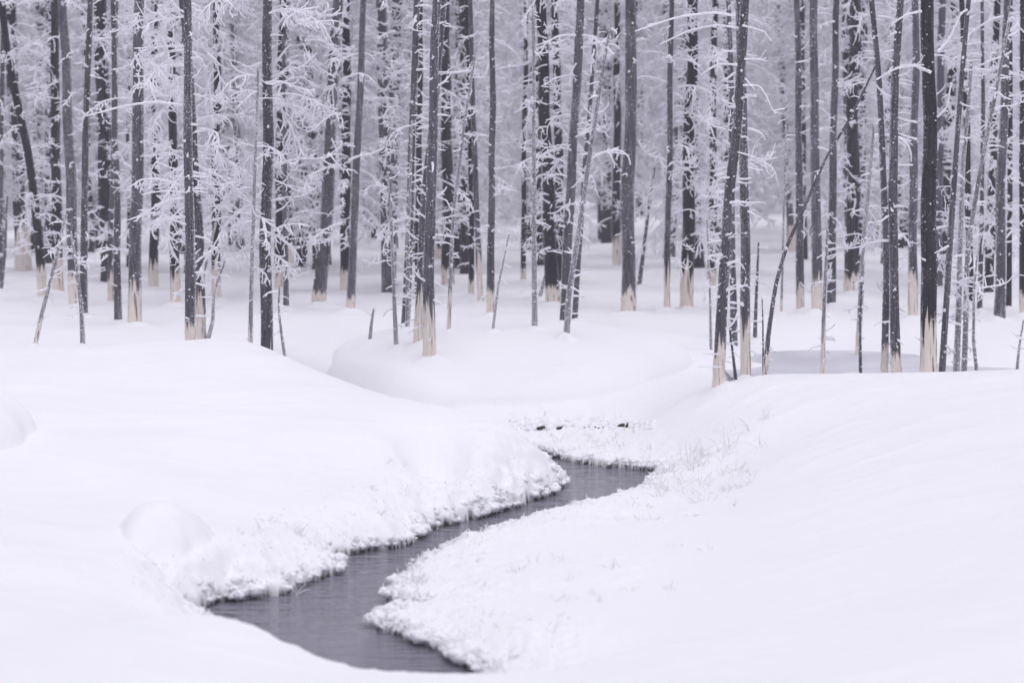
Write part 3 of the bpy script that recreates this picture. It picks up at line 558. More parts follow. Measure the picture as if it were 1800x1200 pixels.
# name, label, centre line from the ground up, width, bark, bleached foot, branch style, branch count, options
TREES = [
 (DT, 'thin grey trunk cut by the left picture edge', [(1, 500), (2, 300), (5, 0)], 9, 'grey', 0, 'stub', 12, {}),
 (DT, 'dark trunk at far left leaning hard to the left, pale foot', [(75, 525), (67, 373), (48, 240), (24, 133), (8, 0)], 17, 'dark', .35, 'sparse', 14, {}),
 (DT, 'black burnt trunk just right of the far-left leaning trunk', [(86, 462), (84, 250), (82, 0)], 17, 'dark', 0, 'sparse', 20, {}),
 (DT, 'black burnt trunk with brown foot beside the thick left trunk', [(102, 513), (101, 250), (99, 0)], 20, 'dark', .4, 'sparse', 20, {}),
 (DT, 'thick dark grey trunk at left, slightly leaning, behind the slim grey one', [(131, 540), (122, 270), (109, 0)], 21, 'grey', .3, 'stub', 14, {}),
 (DT, 'slim grey frost-dotted trunk without pale foot, left of the two left snags', [(147, 556), (147, 250), (155, 0)], 14, 'grey', 0, 'stub', 26, {}),
 (DT, 'thin grey trunk with narrow pale foot, partner of the thin left pole', [(194, 533), (195, 400), (201, 200), (203, 0)], 11, 'grey', .3, 'stub', 12, {}),
 (DT, 'thin straight grey pole at left with frosted stubs, no pale foot', [(208, 566), (207, 300), (204, 0)], 13, 'grey', 0, 'stub', 26, {}),
 (DT, 'thick grey trunk at left with split bleached foot in open snow', [(237, 572), (238, 400), (240, 250), (246, 0)], 24, 'grey', .42, 'shag', 18, {}),
 (DT, 'dark trunk wrapped in frosty boughs right of the split-foot trunk', [(270, 508), (272, 250), (268, 0)], 17, 'dark', .3, 'shag', 20, {}),
 (DT, 'dark trunk with broad pale foot just left of the front-left trunk', [(309, 540), (306, 300), (300, 0)], 18, 'dark', .35, 'shag', 20, {}),
 (DT, 'front-left slim grey trunk with one long frosted branch reaching left', [(335, 612), (334, 400), (330, 200), (332, 0)], 19, 'grey', .10, 'stub', 34, {'Y': 23.8, 'specials': [([(328, 186), (270, 178), (215, 187), (152, 204)], 6, 9), ([(330, 300), (302, 296), (275, 284)], 4, 5), ([(330, 395), (300, 385), (286, 376)], 5, 6), ([(330, 338), (290, 335), (248, 342)], 4, 6)]}),
 (DT, 'grey trunk with bleached foot half hidden behind the front-left trunk', [(355, 602), (350, 450), (345, 340), (330, 120), (317, 0)], 18, 'grey', .40, 'shag', 22, {'Y': 25.5}),
 (DT, 'dark trunk with pale foot and frosty boughs, right of front-left trunk', [(380, 529), (380, 250), (380, 0)], 17, 'dark', .35, 'shag', 20, {}),
 (ST, 'thin frosted sapling rising beside the bleached-foot trunk on left bank end', [(439, 614), (443, 450), (452, 240), (455, 120)], 9, 'pale', .25, 'curl' if 0 else 'sparse', 22, {'Y': 24.6}),
 (DT, 'grey trunk with tall bleached foot at the end of the left snowbank', [(469, 609), (470, 400), (473, 200), (475, 0)], 23, 'grey', .34, 'shag', 20, {'Y': 24.9, 'specials': [([(478, 120), (496, 95), (508, 80)], 6, 5), ([(478, 60), (505, 20), (548, 52)], 5, 6), ([(480, 285), (500, 262), (508, 240)], 5, 3), ([(480, 375), (498, 365), (510, 352)], 5, 3), ([(466, 380), (445, 370), (424, 362)], 5, 4)]}),
 (DT, 'dark trunk directly behind the tall-bleached-foot trunk', [(492, 513), (492, 250), (497, 0)], 19, 'dark', .25, 'shag', 20, {}),
 (DT, 'thin plain grey trunk right of the tall-bleached-foot trunk', [(503, 545), (501, 270), (497, 60)], 10, 'grey', 0, 'stub', 10, {}),
 (DT, 'thick grey trunk leaning right, standing alone left of centre', [(560, 540), (572, 400), (583, 200), (594, 0)], 25, 'grey', .14, 'stub', 12, {}),
 (DT, 'dark frosted trunk right behind the thick right-leaning trunk', [(607, 515), (607, 250), (607, 0)], 18, 'dark', .25, 'shag', 20, {}),
 (DT, 'slim grey trunk leaning right beside the thick right-leaning one', [(616, 548), (624, 350), (632, 180), (638, 0)], 15, 'grey', .12, 'sparse', 14, {}),
 (DT, 'slender dark far trunk left of the middle mound', [(694, 440), (694, 200), (695, 0)], 11, 'dark', 0, 'shag', 16, {}),
 (DT, 'slim grey trunk at the back of the middle mound cluster', [(713, 592), (720, 400), (726, 200), (733, 0)], 15, 'grey', 0, 'stub', 44, {'Y': 27.4}),
 (ST, 'frosted straight sapling in front of the middle mound cluster', [(716, 593), (719, 400), (725, 211)], 8, 'pale', 0, 'stub', 30, {'Y': 27.0}),
 (ST, 'frosted thin sapling at the left rim of the middle mound', [(697, 613), (691, 480), (686, 380), (682, 301)], 8, 'pale', 0, 'stub', 16, {}),
 (DT, 'dark slim trunk hidden behind the middle mound cluster', [(735, 530), (737, 250), (741, 0)], 12, 'dark', 0, 'sparse', 16, {}),
 (DT, 'left of the two cream-footed trunks on the middle mound', [(735, 610), (741, 450), (751, 305), (766, 130), (781, 0)], 18, 'grey', .30, 'stub', 36, {'Y': 25.8}),
 (DT, 'right of the two cream-footed trunks on the middle mound, curving upward', [(755, 626), (754, 500), (758, 320), (764, 150), (769, 0)], 22, 'grey', .33, 'stub', 44, {'Y': 25.3, 'specials': [([(770, 128), (795, 128), (824, 125)], 6, 8), ([(766, 190), (780, 188), (795, 190)], 5, 4), ([(764, 345), (785, 352), (795, 372)], 4, 3), ([(764, 412), (785, 414), (806, 418)], 5, 4), ([(764, 395), (775, 384), (802, 378)], 4, 3)]}),
 (DT, 'thick black burnt trunk behind the cream-footed pair', [(788, 508), (786, 250), (783, 0)], 23, 'dark', .2, 'sparse', 10, {}),
 (ST, 'pale smooth sapling right of the cream-footed pair', [(789, 583), (792, 480), (798, 370), (815, 220), (838, 85)], 8, 'pale', .35, 'stub', 26, {}),
 (DT, 'dark slender trunk, leftmost of the three beside the tall centre gap', [(828, 523), (829, 400), (827, 200), (820, 0)], 10, 'dark', .15, 'stub', 12, {}),
 (DT, 'slender trunk with pinkish pale foot, middle of the three beside the centre gap', [(845, 533), (838, 400), (832, 200), (826, 0)], 11, 'grey', .5, 'sparse', 12, {}),
 (DT, 'grey trunk, rightmost of the three left of the centre gap', [(862, 555), (864, 350), (866, 170), (866, 0)], 14, 'grey', .22, 'stub', 14, {}),
 (DT, 'thin dark trunk standing in the bright centre gap', [(920, 499), (922, 250), (926, 0)], 10, 'dark', .15, 'stub', 10, {}),
 (ST, 'straight slim frosted pole with broken blunt top in the centre', [(940, 578), (939, 400), (938, 200), (938, 16)], 10, 'pale', 0, 'stub', 22, {}),
 (DT, 'thick dark trunk leaning left behind the broken pole', [(973, 536), (966, 400), (959, 250), (953, 0)], 25, 'dark', .15, 'sparse', 14, {}),
 (DT, 'black trunk behind the shaggy-topped centre trunk', [(985, 500), (980, 250), (976, 0)], 18, 'dark', 0, 'shag', 12, {}),
 (DT, 'grey centre trunk with frosted twigs near the top, curving right', [(993, 579), (998, 430), (1008, 240), (1015, 120), (1020, 0)], 19, 'grey', 0, 'sparse', 34, {'Y': 28.6, 'specials': [([(1008, 90), (985, 85), (966, 103)], 5, 7), ([(1008, 60), (990, 72), (975, 78)], 5, 6), ([(1006, 130), (975, 138), (952, 152)], 5, 7)]}),
 (DT, 'thin grey trunk just right of the curving centre trunk', [(1010, 572), (1018, 430), (1033, 240), (1044, 100), (1050, 0)], 10, 'grey', 0, 'stub', 22, {'Y': 29.5}),
 (ST, 'pale frost-coated bent sapling in front of the centre trunk', [(996, 612), (1000, 520), (1010, 453), (1024, 360), (1035, 278), (1052, 160), (1073, 45)], 11, 'pale', 0, 'stub', 34, {'Y': 26.0}),
 (SN, 'thin frosted stem leaning left of the curving centre trunk', [(948, 527), (965, 460), (987, 385)], 7, 'pale', 0, 'stub', 4, {}),
 (DT, 'thick grey trunk with short square pale foot right of centre', [(1105, 551), (1106, 350), (1108, 180), (1111, 0)], 26, 'grey', .20, 'stub', 16, {}),
 (DT, 'brown scorched far trunk left of the thick right-of-centre trunk', [(1084, 472), (1084, 250), (1084, 0)], 16, 'dark', .5, 'shag', 18, {}),
 (SN, 'thin dark stem leaning right against the thick right-of-centre trunk', [(1123, 505), (1137, 400), (1150, 295)], 8, 'grey', 0, 'stub', 3, {}),
 (DT, 'slender trunk with straight pale foot, left of the wide peeled-foot trunk', [(1172, 547), (1175, 350), (1180, 0)], 12, 'grey', .42, 'sparse', 18, {}),
 (DT, 'dark trunk with wide ragged peeled foot left of the crooked front trunk', [(1207, 545), (1210, 350), (1214, 180), (1219, 0)], 24, 'dark', .42, 'shag', 22, {}),
 (DT, 'dark slim trunk behind the crooked front trunk', [(1251, 510), (1253, 250), (1257, 0)], 15, 'dark', .2, 'shag', 16, {}),
 (DT, 'crooked front trunk at the edge of the right snowbank with side stubs', [(1262, 690), (1268, 560), (1275, 444), (1290, 292), (1301, 146), (1310, 0)], 21, 'grey', .17, 'stub', 46, {'Y': 23.2, 'specials': [([(1266, 622), (1250, 622), (1234, 622)], 4, 0), ([(1266, 645), (1250, 644), (1228, 644)], 4, 0), ([(1276, 510), (1295, 506), (1314, 500)], 6, 5), ([(1280, 463), (1290, 460), (1298, 456)], 8, 4), ([(1284, 356), (1300, 355), (1326, 357)], 7, 6), ([(1265, 463), (1250, 455), (1241, 448)], 5, 4), ([(1260, 508), (1245, 503), (1232, 496)], 5, 4), ([(1306, 150), (1335, 150), (1348, 170), (1356, 190), (1364, 201)], 4, 5), ([(1292, 48), (1260, 44), (1215, 52), (1160, 78)], 5, 7), ([(1292, 28), (1255, 22), (1190, 30), (1117, 55)], 6, 8), ([(1296, 114), (1265, 112), (1248, 120), (1232, 132)], 5, 6), ([(1294, 90), (1272, 90), (1258, 98), (1242, 115)], 5, 5), ([(1308, 104), (1330, 104), (1350, 108)], 4, 6), ([(1306, 45), (1325, 50), (1346, 57)], 5, 6)]}),
 (DT, 'grey trunk with long bleached foot touching the crooked front trunk', [(1311, 672), (1309, 450), (1306, 250), (1298, 0)], 19, 'grey', .40, 'stub', 26, {'Y': 24.1}),
 (DT, 'slim dark trunk squeezed between the crooked front trunk and its partner', [(1290, 574), (1287, 350), (1284, 150), (1281, 0)], 13, 'grey', 0, 'stub', 40, {'Y': 28}),
 (ST, 'small frosted sapling left of the crooked front trunk', [(1250, 590), (1247, 480), (1243, 385)], 5, 'pale', 0, 'stub', 18, {'Y': 27}),
 (SN, 'thin curved bare stem between the crooked trunk and its long-footed partner', [(1294, 670), (1288, 620), (1281, 570)], 6, 'grey', 0, 'stub', 3, {'Y': 23.9}),
 (SN, 'short frosted stem behind the foot of the arching stem', [(1327, 597), (1329, 510), (1333, 426)], 7, 'grey', 0, 'stub', 10, {}),
 (ST, 'long thin stem arching far to the right from the right snowbank', [(1344, 672), (1352, 580), (1366, 496), (1386, 430), (1407, 385), (1453, 280), (1500, 205), (1542, 116)], 9, 'grey', .08, 'stub', 10, {'Y': 24}),
 (SN, 'tiny side stem at the foot of the long arching stem', [(1343, 608), (1341, 560), (1340, 522)], 4, 'grey', 0, 'stub', 4, {'Y': 25}),
 (DT, 'straight dark grey trunk with small pale foot right of the arching stem foot', [(1407, 550), (1404, 300), (1398, 0)], 15, 'grey', .25, 'stub', 16, {}),
 (DT, 'dark trunk with pale foot, left of the pair behind the upright sapling', [(1437, 553), (1434, 300), (1430, 0)], 20, 'grey', .35, 'stub', 16, {}),
 (DT, 'dark trunk without pale foot, right of the pair behind the upright sapling', [(1461, 541), (1464, 300), (1468, 0)], 16, 'grey', 0, 'stub', 14, {}),
 (ST, 'upright frosted sapling with broken tip before the right dip', [(1446, 657), (1450, 530), (1457, 403)], 9, 'pale', .25, 'stub', 22, {'Y': 24.3}),
 (DT, 'broad black burnt trunk behind the arching stem', [(1497, 516), (1498, 250), (1500, 0)], 26, 'dark', .22, 'shag', 20, {}),
 (SN, 'hair-thin pale far stem left of the straight dark grey trunk', [(1373, 552), (1377, 380), (1381, 204)], 5, 'pale', .1, 'stub', 4, {}),
 (ST, 'frosted sapling leaning right, left of the bending twin trunks', [(1508, 592), (1518, 430), (1530, 330), (1540, 227)], 11, 'pale', .2, 'stub', 12, {'Y': 28}),
 (SN, 'thin upright stem in front of the right-leaning frosted sapling', [(1513, 660), (1512, 570), (1515, 487)], 6, 'grey', 0, 'stub', 6, {'Y': 24}),
 (DT, 'left of the bending twin trunks, slimmer and bowed', [(1555, 662), (1558, 453), (1554, 283), (1546, 150), (1533, 0)], 13, 'grey', .15, 'stub', 20, {'Y': 24.2}),
 (DT, 'right of the bending twin trunks, thicker with a kink', [(1576, 662), (1573, 520), (1571, 340), (1574, 170), (1584, 0)], 19, 'grey', .05, 'stub', 24, {'Y': 24.0}),
 (DT, 'grey trunk with ragged cream foot, back between twins and thickest trunk', [(1605, 562), (1607, 300), (1611, 0)], 17, 'grey', .40, 'sparse', 16, {'specials': [([(1612, 215), (1595, 212), (1575, 205)], 5, 2), ([(1612, 245), (1595, 240), (1573, 232)], 5, 2), ([(1604, 290), (1580, 290), (1550, 299)], 4, 2)]}),
 (DT, 'thickest dark trunk at right with wide peeled cream foot', [(1632, 662), (1633, 500), (1635, 300), (1634, 0)], 30, 'dark', .36, 'bare', 8, {'Y': 24.0, 'specials': [([(1637, 128), (1610, 115), (1575, 120), (1541, 140)], 7, 8), ([(1648, 92), (1668, 70), (1690, 22)], 8, 8), ([(1648, 205), (1665, 188), (1672, 145)], 6, 4), ([(1620, 20), (1595, 25), (1567, 42)], 6, 4)]}),
 (DT, 'slim grey trunk leaning right from behind the thickest trunk', [(1655, 660), (1667, 453), (1681, 283), (1688, 150), (1702, 0)], 12, 'grey', 0, 'stub', 26, {'Y': 24.1}),
 (ST, 'pale slim pole with broken top right of the thickest trunk', [(1681, 660), (1687, 453), (1693, 283), (1706, 110)], 12, 'pale', 0, 'stub', 30, {'Y': 24.3}),
 (ST, 'long pale pole leaning far right near the right picture edge', [(1694, 655), (1703, 425), (1723, 311), (1752, 170), (1781, 20)], 11, 'pale', 0, 'stub', 26, {'Y': 24.6}),
 (DT, 'dark slim trunk behind the pale poles at right', [(1706, 541), (1703, 250), (1695, 0)], 13, 'dark', 0, 'sparse', 16, {}),
 (DT, 'thin grey trunk left of the broad dark right-edge trunk', [(1722, 549), (1726, 350), (1728, 150), (1726, 0)], 9, 'grey', 0, 'sparse', 12, {}),
 (DT, 'dark trunk behind the thin grey one near the right edge', [(1738, 519), (1745, 250), (1750, 0)], 17, 'dark', 0, 'shag', 18, {}),
 (DT, 'grey trunk near the right edge standing in open snow, frosted boughs', [(1757, 564), (1760, 350), (1767, 150), (1773, 0)], 19, 'grey', 0, 'sparse', 20, {}),
 (DT, 'thin dark trunk right beside the open-snow trunk near the right edge', [(1773, 545), (1777, 300), (1779, 0)], 10, 'dark', 0, 'sparse', 14, {}),
 (DT, 'dark trunk cut by the right picture edge', [(1797, 556), (1797, 300), (1796, 0)], 11, 'dark', .2, 'sparse', 14, {}),
 (SN, 'crooked twiggy stem with a forked foot right of the pale poles', [(1720, 649), (1711, 600), (1712, 520), (1718, 450)], 7, 'pale', 0, 'stub', 14, {'Y': 24.2}),
 (SN, 'short stem leaning right at the right picture edge', [(1786, 652), (1792, 610), (1800, 563)], 6, 'pale', 0, 'stub', 4, {'Y': 24}),
 (SN, 'leaning frosted snag, left one of the two left front snags', [(61, 612), (75, 545), (95, 470), (118, 376)], 9, 'pale', .1, 'stub', 12, {'Y': 23.8}),
 (SN, 'leaning frosted snag, right one of the two left front snags', [(146, 612), (143, 540), (134, 460), (124, 405)], 9, 'pale', 0, 'stub', 14, {'Y': 23.8}),
 (SN, 'crooked frosted stem right of the front-left trunk', [(362, 614), (374, 565), (376, 520), (384, 490), (396, 459)], 8, 'pale', 0, 'stub', 8, {'Y': 23.9}),
 (SN, 'thin frosted stem leaning right above the crooked stem', [(363, 462), (380, 390), (400, 320), (420, 255)], 6, 'pale', 0, 'stub', 4, {'Y': 30}),
 (SN, 'little curved stem in the snow right of the tall-bleached-foot trunk', [(501, 630), (494, 580), (490, 540), (492, 501)], 6, 'pale', 0, 'stub', 4, {}),
 (SN, 'short upright stub at the left rim of the middle mound', [(650, 603), (653, 570), (657, 542)], 7, 'pale', 0, 'stub', 3, {}),
 (SN, 'thin pale stem right of the three centre-gap trunks', [(866, 583), (876, 500), (895, 412)], 5, 'pale', 0, 'stub', 4, {}),
 (SN, 'thin curved stem at the left picture edge', [(2, 510), (9, 440), (12, 345)], 6, 'grey', 0, 'stub', 4, {}),
]
for i, (nm, lab, pix, wd, kd, bl, stl, n, op) in enumerate(TREES):
    build_tree(nm, lab, 'tree' if nm == DT else 'sapling' if nm == ST else 'snag', GT if nm == DT else GS, pix, wd, kd, bl, stl, n, 100 + i, **op)

# ------------------------------------------------------------------ the forest behind
LAND = [(0, 'left picture edge'), (147, 'slim left trunk'), (237, 'split-foot trunk'), (335, 'front-left trunk'), (469, 'tall-bleached-foot trunk'), (560, 'thick right-leaning trunk'), (697, 'left rim sapling'), (755, 'cream-footed pair'), (862, 'centre-gap trio'), (940, 'broken slim pole'), (993, 'curving centre trunk'), (1105, 'thick square-foot trunk'), (1207, 'ragged-foot trunk'), (1290, 'crooked front trunk'), (1407, 'straight dark grey trunk'), (1497, 'broad burnt trunk'), (1575, 'bending twins'), (1632, 'thickest trunk'), (1722, 'pale right poles'), (1800, 'right picture edge')]
rf = np.random.default_rng(77)
FAR_TRUNK = {}
for kd in ('dark', 'grey'):
    for v in range(3):
        a_ = Axis(np.zeros(3), [np.zeros(3), np.array([rf.normal() * .12, 0, 5.0])], .11, 12.5, rf, .6)
        V, Q, T = shell(a_, np.full(9, -.4), a_.top, 9, 26, 0, rf, .08, 1.0)
        FAR_TRUNK[kd, v] = make_mesh('trunk', V, Q, T, [BARK[kd]])
a_ = Axis(np.zeros(3), [np.zeros(3), np.array([0, 0, 5.0])], .115, 12.5, rf, .6)
V, Q, T = shell(a_, np.full(9, -.3), .5, 9, 6, .004, rf, .08, 1.0); FAR_FOOT = make_mesh('bleached_base', V, Q, T, [M_WOOD])
spots = []
def try_spot(Y, px, gap):
    X = (px - 900) / F_PX * Y
    for (a, b) in spots:
        if (a - X) ** 2 + (b - Y) ** 2 < gap ** 2: return False
    for _, bx, by, ty in ALLTREES:
        if abs(ty - Y) < 1.5 and abs((bx - 900) / F_PX * ty - X) < .5: return False
    spots.append((X, Y)); return True
FAR = []
for (y0, y1, cnt, pw) in ((34, 52, 50, 0), (52, 75, 60, .25), (75, 120, 90, .45)):
    k = 0
    for _ in range(4000):
        if k >= cnt: break
        Y = rf.uniform(y0, y1); px = rf.uniform(-90, 1890)
        if abs(px - 885) < 34 and Y < 100 or abs(px - 1350) < 26 and Y < 90: continue     # the two bright openings
        if try_spot(Y, px, 1.1): FAR.append((px, Y, rf.uniform() < pw)); k += 1
far_lab = []
for px, Y, con in FAR:
    X = (px - 900) / F_PX * Y; z = float(ground(np.array([X]), np.array([Y]), detail=False)[0])
    root = link('frosted_conifer' if con else 'dead_tree', None, (None), (X, Y, z)); root.empty_display_size = .2
    kd = rf.choice(['dark', 'grey'], p=[.85, .15]); s = rf.uniform(.6, 1.15)
    link('trunk', FAR_TRUNK[kd, rf.integers(0, 3)], root, (0, 0, 0), (rf.normal() * .02, rf.normal() * .03, rf.uniform(0, 6.28)), (s, s, 1))
    if not con and rf.uniform() < .12: link('bleached_base', FAR_FOOT, root, (0, 0, 0), (0, 0, 0), (s, s, rf.uniform(.6, 1.5)))
    cr = CROWN['conifer' if con else 'far' if Y < 72 else 'farther']
    link('crown', cr[rf.integers(0, len(cr))], root, (0, 0, 0), (0, 0, rf.uniform(0, 6.28)), (rf.uniform(.8, 1.2),) * 2 + (rf.uniform(.9, 1.1),))
    far_lab.append((root, px, Y, con))
far_lab.sort(key=lambda t: t[1])
cnt = {}
ORD = ['first', 'second', 'third', 'fourth', 'fifth', 'sixth', 'seventh', 'eighth', 'ninth', 'tenth', 'eleventh', 'twelfth', 'thirteenth', 'fourteenth', 'fifteenth', 'sixteenth', 'seventeenth', 'eighteenth', 'nineteenth', 'twentieth'] + ['later'] * 40
for root, px, Y, con in far_lab:
    g = max([i for i, (x, _) in enumerate(LAND) if x <= px], default=-1)
    band = 'distant' if Y < 52 else 'farther hazy' if Y < 75 else 'faint faraway'
    kind_ = 'frosted conifer' if con else 'frosted dead tree'
    key = (g, band, con); cnt[key] = cnt.get(key, 0) + 1
    if g < 0: where = 'left of the picture edge trunk'
    elif g >= len(LAND) - 1: where = 'beyond the right picture edge'
    else: where = 'between %s and %s' % (LAND[g][1], LAND[g + 1][1])
    tag(root, '%s %s %s, %s' % (ORD[cnt[key] - 1], band, kind_, where), 'tree', 'frosted trees deep in the forest')
# the mass of frosted wood closing the view
g = Geo()
for _ in range(150):
    Y = rf.uniform(122, 165); X = rf.uniform(-.30, .30) * Y; z = float(ground(np.array([X]), np.array([Y]), detail=False)[0])
    s = rf.uniform(.8, 1.3); h = rf.uniform(10, 15)
    g.add(*[a if i else a + np.array([X, Y, z]) for i, a in enumerate(tube(np.array([[0, 0, -.5], [0, 0, h * .5], [0, 0, h]]), np.array([.14, .10, .03]) * s, 5))])
    for q in range(120):
        zz = rf.uniform(.6, h); V, Q, T = LIB['bough'][rf.integers(0, 10)]; V = V[:]; a = rf.uniform(0, 6.28); sc_ = s * (1.3 - .8 * zz / h)
        if q % 3 == 0:
            c, sn = math.cos(a) * sc_, math.sin(a) * sc_
            g.add(np.stack([V[:, 0] * c - V[:, 1] * sn + X, V[:, 0] * sn + V[:, 1] * c + Y, V[:, 2] * sc_ + zz + z], -1), Q, T)
tag(link('distant_forest', g.mesh('distant_forest', [M_RIME_FAR])), 'hazy mass of frosted forest closing the view', 'forest', kind='stuff')

# ------------------------------------------------------------------ snow clumps and frosted grass on the banks
rg = np.random.default_rng(55)
g = Geo(); e0 = []
for i in range(len(POLY)):                       # walk along the water's edge
    A, B = POLY[i], POLY[(i + 1) % len(POLY)]; m = max(2, int(np.linalg.norm(B - A) / .012))
    e0.append(A + (B - A) * np.linspace(0, 1, m, endpoint=False)[:, None])
e0 = np.concatenate(e0); e0 = e0[(e0[:, 1] < 24.4) & (e0[:, 0] > -3)]
EX = np.repeat(e0[:, 0], 5) + rg.normal(size=len(e0) * 5) * .045; EY = np.repeat(e0[:, 1], 5) + rg.normal(size=len(e0) * 5) * .07
gz, sd = ground(EX, EY, full=True)
k = (sd > -.02) & (sd < .11) & (noise2(EX, EY, 2.6, 41) + rg.normal(size=len(EX)) * .25 > -.08)
EX, EY, gz, sd = EX[k], EY[k], gz[k], sd[k]; size = .010 + .036 * np.clip(noise2(EX, EY, 3.2, 42) + .45, 0, 1.2) * rg.uniform(.5, 1.3, len(EX))
zz = np.where(sd < .03, .035 + size * .55, np.maximum(gz, .03) + size * .05)
m = len(EX); q = rg.uniform(size=m) < .46; EX, EY, zz, size = EX[q], EY[q], zz[q], size[q]; m = len(EX)
st = np.stack([rg.uniform(.8, 1.35, m), rg.uniform(.8, 1.3, m), rg.uniform(.65, .95, m)], -1)
nb = 1 + .30 * noise2(ICO3_V[None, :, 0] * 1.6 + np.arange(m)[:, None] * 3.7, ICO3_V[None, :, 1] * 1.6 + ICO3_V[None, :, 2] * 1.3, 1, 43) + .06 * rg.uniform(-1, 1, (m, len(ICO3_V)))
V = np.stack([EX, EY, zz], -1)[:, None] + ICO3_V[None] * nb[..., None] * (size[:, None] * st)[:, None]
g.add(V.reshape(-1, 3), T=(ICO3_T[None] + (np.arange(m) * len(ICO3_V))[:, None, None]).reshape(-1, 3))
CLUMP_V = V.copy(); CLUMP_C = np.stack([EX, EY, zz], -1)
C = []; R = []
for _ in range(300):
    px = rg.uniform(895, 1150); py = 747 + rg.normal() * 5
    if any(abs(px - a) < w_ * .7 and py > b - h_ * .6 for a, b, w_, h_ in POCKETS): continue
    Y_ = hit_ground(px, py, 22.4); C.append(at_depth(px, py, Y_ - .02)); R.append(rg.uniform(.014, .042))
blobs(g, np.array(C), np.array(R), rg, .9, True, .25)
tag(link('snow_clumps', g.mesh('snow_clumps', [M_SNOW_CLUMP]), GROUND), kind='stuff')
gs = Geo()                                       # broken dark earth-toned line painting the shaded cavities under the far bank's lip
for a0, a1, rr in ((938, 962, .016), (968, 1003, .013), (1026, 1066, .017), (1076, 1126, .021)):
    m = int((a1 - a0) * .9); P = []
    for a in np.linspace(a0, a1, m):
        b = 752 + 4 * float(noise2(a, 0, .05, 72)) - (2 if a > 1070 else 0); P.append(at_depth(a, b, hit_ground(a, b, 22.4) - .02))
    P = np.array(P); t_ = np.linspace(0, 1, m); R = rr * (.25 + 1.5 * np.clip(noise2(np.arange(m), np.zeros(m), .21, int(a0)) + .35, 0, 1)) * np.sin(np.pi * (.06 + .88 * t_))
    gs.add(*tube(P, R, 8, rg, .35))
tag(link('undercut_shade', gs.mesh('undercut_shade', [M_UNDERCUT]), GROUND), kind='stuff')
# hoar crystals standing on the crusted bank faces
n = 60000; hx = rg.uniform(-3, 2.6, n); hy = rg.uniform(13, 24.6, n); gz, sd = ground(hx, hy, full=True)
k = (sd > .0) & (sd < .6) & (gz < .36) & (rg.uniform(size=n) < np.exp(-np.clip(sd, 0, 9) / .35) * .55) & ((hx > 0) | (hy < 23)); hx, hy, gz = hx[k], hy[k], gz[k]; m = len(hx)
a_ = rg.uniform(0, 6.28, m); ln = np.abs(rg.normal(size=m)) * .6
d_ = np.stack([np.sin(ln) * np.cos(a_), np.sin(ln) * np.sin(a_), np.cos(ln)], -1); B0 = np.stack([hx, hy, gz - .006], -1)
ci = rg.integers(0, len(CLUMP_V), 22000); vi = rg.integers(0, CLUMP_V.shape[1], 22000); cv = CLUMP_V[ci, vi]; cd = cv - CLUMP_C[ci]   # and on the clumps at the edge
cd = cd / (np.linalg.norm(cd, axis=1)[:, None] + 1e-6) + rg.normal(size=cd.shape) * .35 + np.array([0, 0, .2]); up_ = (cd[:, 2] > -.25) & (cv[:, 2] > .02); cv = cv[up_]; cd = cd[up_]
B0 = np.concatenate([B0, cv]); d_ = np.concatenate([d_, cd / np.linalg.norm(cd, axis=1)[:, None]]); m = len(B0)
L_ = rg.uniform(.010, .030, m); w_ = rg.uniform(.0025, .0055, m)
tri = np.array([[1, 0], [-.5, .87], [-.5, -.87]])
ring = B0[:, None] + np.concatenate([tri[None] * w_[:, None, None], np.zeros((m, 3, 1))], -1); tipv = (B0 + d_ * L_[:, None])[:, None]
mid = (B0 + d_ * L_[:, None] * .5)[:, None] + np.concatenate([tri[None] * w_[:, None, None] * 1.2, np.zeros((m, 3, 1))], -1)
V = np.concatenate([ring, mid, tipv], 1); f = np.array([[3, 4, 6], [4, 5, 6], [5, 3, 6]]); qd = np.array([[0, 1, 4, 3], [1, 2, 5, 4], [2, 0, 3, 5]])
gh = Geo(); o_ = (np.arange(m) * 7)[:, None, None]; gh.add(V.reshape(-1, 3), (qd[None] + o_).reshape(-1, 4), (f[None] + o_).reshape(-1, 3))
tag(link('hoar_crystals', gh.mesh('hoar_crystals', [M_SNOW_CLUMP]), GROUND), kind='stuff')

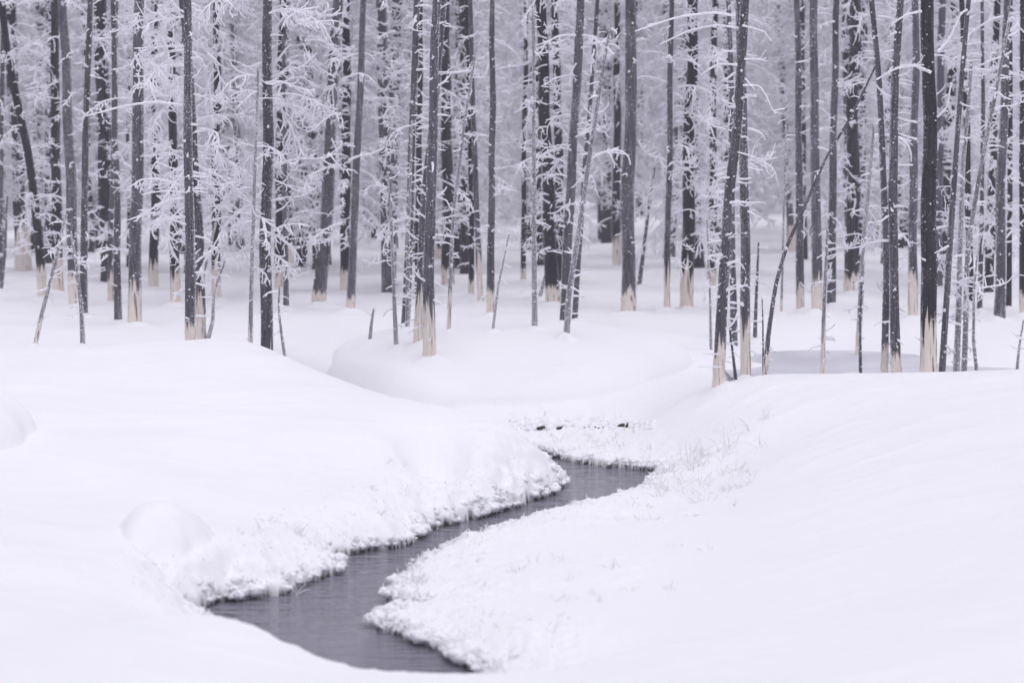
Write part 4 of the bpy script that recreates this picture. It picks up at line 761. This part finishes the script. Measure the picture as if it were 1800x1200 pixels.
g = Geo()
def blade(x, y, z, L, lean, az, w, bend):
    t = np.linspace(0, 1, 6); el = math.pi / 2 - lean - bend * t; dl = L / 5
    P = np.zeros((6, 3)); P[0] = (x, y, z)
    for i in range(1, 6): P[i] = P[i - 1] + dl * np.array([math.cos(el[i]) * math.cos(az), math.cos(el[i]) * math.sin(az), math.sin(el[i])])
    g.add(*tube(P, w * (1.1 - .6 * t), 4, rg, .2))
def tufts(px0, px1, py0, py1, cnt, L, z=.13, per=(4, 9)):
    for _ in range(cnt):
        q = at_height(rg.uniform(px0, px1), rg.uniform(py0, py1), z); zz, s_ = ground(np.array([q[0]]), np.array([q[1]]), full=True)
        if s_[0] < .01: continue
        for _ in range(rg.integers(*per)):
            blade(q[0] + rg.normal() * .03, q[1] + rg.normal() * .05, zz[0] - .02, rg.uniform(*L), abs(rg.normal()) * .5, rg.uniform(0, 6.28), rg.uniform(.0026, .0046), rg.uniform(.1, 1.7))
tufts(1165, 1345, 806, 824, 24, (.10, .22), per=(3, 7)); tufts(1150, 1320, 845, 885, 30, (.06, .15)); tufts(950, 1150, 765, 820, 20, (.05, .12))
tufts(1000, 1300, 890, 930, 14, (.04, .09)); tufts(700, 1250, 940, 1110, 22, (.04, .10), .15); tufts(690, 760, 995, 1030, 14, (.06, .13))
tufts(640, 980, 860, 930, 16, (.04, .10), .18); tufts(420, 640, 935, 1010, 16, (.05, .13), .18);
tufts(900, 1140, 738, 765, 22, (.05, .12), .2); tufts(750, 1000, 1100, 1170, 12, (.04, .09), .15)
tag(link('frosted_grass', g.mesh('frosted_grass', [M_GRASS])), 'frosted grass blades poking from the snow along the stream', 'grass', kind='stuff')

# ------------------------------------------------------------------ cold haze between the trees
hm, hn, hb, hN, hL = new_mat('haze'); hn.nodes.remove(hb)
pv = hN('ShaderNodeVolumePrincipled'); pv.inputs['Color'].default_value = (0.94, 0.93, 0.99, 1); pv.inputs['Density'].default_value = 0.0018; pv.inputs['Anisotropy'].default_value = 0.0
hL(pv.outputs[0], hn.nodes['Material Output'].inputs['Volume'])
x0, x1, y0, y1, z0, z1 = -375, 375, -65, 330, -1.5, 19
hz = make_mesh('haze', [(x0, y0, z0), (x1, y0, z0), (x1, y1, z0), (x0, y1, z0), (x0, y0, z1), (x1, y0, z1), (x1, y1, z1), (x0, y1, z1)], [(0, 3, 2, 1), (4, 5, 6, 7), (0, 1, 5, 4), (1, 2, 6, 5), (2, 3, 7, 6), (3, 0, 4, 7)], mats=[hm], smooth=False)
tag(link('haze', hz), kind='stuff')
